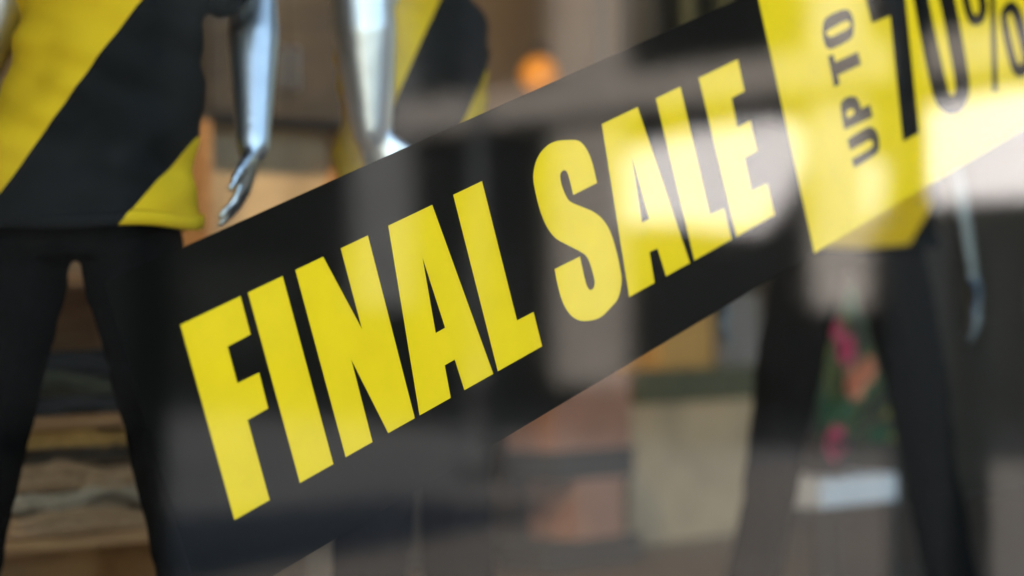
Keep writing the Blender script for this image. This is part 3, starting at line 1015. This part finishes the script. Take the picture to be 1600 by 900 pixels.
def blossom(px, py, r, m):
    p = at(px, py, YF + 0.08)
    bm = bmesh.new()
    c = Vector((p.x - cxp, p.y - cyp, p.z - zs))
    for ring, (nn, tilt, k) in enumerate(((7, 0.3, 1.0), (6, 0.8, 0.75), (4, 1.2, 0.5))):
        for q in range(nn):
            a = 2 * math.pi * (q + ring * 0.4) / nn
            dr_ = Vector((math.cos(a) * math.cos(tilt), -math.sin(tilt), math.sin(a) * math.cos(tilt)))
            sd = Vector((-math.sin(a), 0, math.cos(a)))
            tip, mid = c + dr_ * r * k, c + dr_ * r * k * 0.55
            v = [bm.verts.new(t) for t in (c, mid + sd * r * 0.38 * k, tip + sd * r * 0.2 * k, tip - sd * r * 0.2 * k, mid - sd * r * 0.38 * k)]
            bm.faces.new(v)
    f = from_bm('blossom', bm, m, pl)
    bm = bmesh.new()
    add_limb(bm, [(0.2 * c.x, 0.2 * c.y, 0.11, 0.004), (c.x * 0.7, c.y * 0.7 + 0.01, (c.z + 0.11) / 2, 0.0035), (c.x, c.y + 0.006, c.z, 0.003)], 6)
    from_bm('stem', bm, M['leaf'], f)


for px, py, r, mm in ((1300, 692, 0.062, 'pink'), (1316, 545, 0.055, 'pink'), (1330, 598, 0.06, 'coral'), (1350, 578, 0.05, 'coral'), (1303, 515, 0.035, 'pink')):
    blossom(px, py, r, M[mm])
for k in range(46):
    px, py = random.uniform(1262, 1392), random.uniform(480, 690)
    p = at(px, py, YF + random.uniform(0.08, 0.22))
    c = Vector((p.x - cxp, p.y - cyp, p.z - zs))
    root = Vector((c.x * 0.25, c.y * 0.25, 0.11))
    dr_ = (c - root).normalized()
    sd = dr_.cross(Vector((random.uniform(-.4, .4), 1, random.uniform(-.4, .4)))).normalized()
    ln = random.uniform(0.07, 0.12)
    bm = bmesh.new()
    pts = [(0, 0.05), (0.3, 0.24), (0.6, 0.22), (0.85, 0.1)]
    tip = bm.verts.new(c + dr_ * ln)
    lft = [bm.verts.new(c + dr_ * ln * t + sd * ln * wdt) for t, wdt in pts]
    rgt = [bm.verts.new(c + dr_ * ln * t - sd * ln * wdt) for t, wdt in pts]
    for q in range(3):
        bm.faces.new((lft[q], lft[q + 1], rgt[q + 1], rgt[q]))
    bm.faces.new((lft[3], tip, rgt[3]))
    add_limb(bm, [(*root, 0.003), (*c, 0.002)], 5)
    from_bm('leaf', bm, M['leafy'] if k % 5 == 0 or px > 1375 and k % 2 else M['leaf'], pl)

# dark wardrobe along the back wall behind the right mannequin
YW = 3.35
wa, wb = at(1246, 450, YW).x, at(1246, 450, YW).x + 2.6
wr_ = empty('wardrobe', ((wa + wb) / 2, YW, DECK))
tag(wr_, 'tall dark oak wardrobe against the back wall behind the flower pot', 'wardrobe')
ww = (wb - wa) / 2
box('carcass', (-ww, 0.03, 0), (ww, 0.5, 1.75), M['darkoak'], wr_, 0.004)
for k in range(4):
    d0 = -ww + k * ww / 2
    dr = box('door', (d0 + 0.004, 0.005, 0.08), (d0 + ww / 2 - 0.004, 0.029, 1.72), M['darkoak'], wr_, 0.003)
    hx = d0 + (ww / 2 - 0.05 if k % 2 == 0 else 0.05)
    box('handle', (hx - 0.008, -0.02, 0.85), (hx + 0.008, 0.004, 1.0), M['steel'], dr, 0.003)

# low sideboard added to darken the pale back wall behind the strip
YD = 3.2
da, db = at(566, 600, YD).x, at(866, 600, YD).x
sb = empty('sideboard', ((da + db) / 2, YD, DECK))
tag(sb, 'low dark oak sideboard added to darken the wall behind the sideways mannequin, mostly hidden by the strip', 'sideboard')
dw, dh = (db - da) / 2, at(700, 500, YD).z - DECK
box('carcass', (-dw, 0.03, 0), (dw, 0.45, dh - 0.031), M['darkoak'], sb, 0.004)
box('top', (-dw - 0.01, 0.0, dh - 0.03), (dw + 0.01, 0.46, dh), M['darkoak'], sb, 0.004)
for k in range(2):
    dr = box('door', (-dw + k * dw + 0.004, 0.005, 0.06), (-dw + (k + 1) * dw - 0.004, 0.029, dh - 0.05), M['darkoak'], sb, 0.003)
    hx = -0.04 if k == 0 else 0.04
    box('handle', (hx - 0.008, -0.015, dh * 0.5), (hx + 0.008, 0.004, dh * 0.5 + 0.12), M['steel'], dr, 0.003)
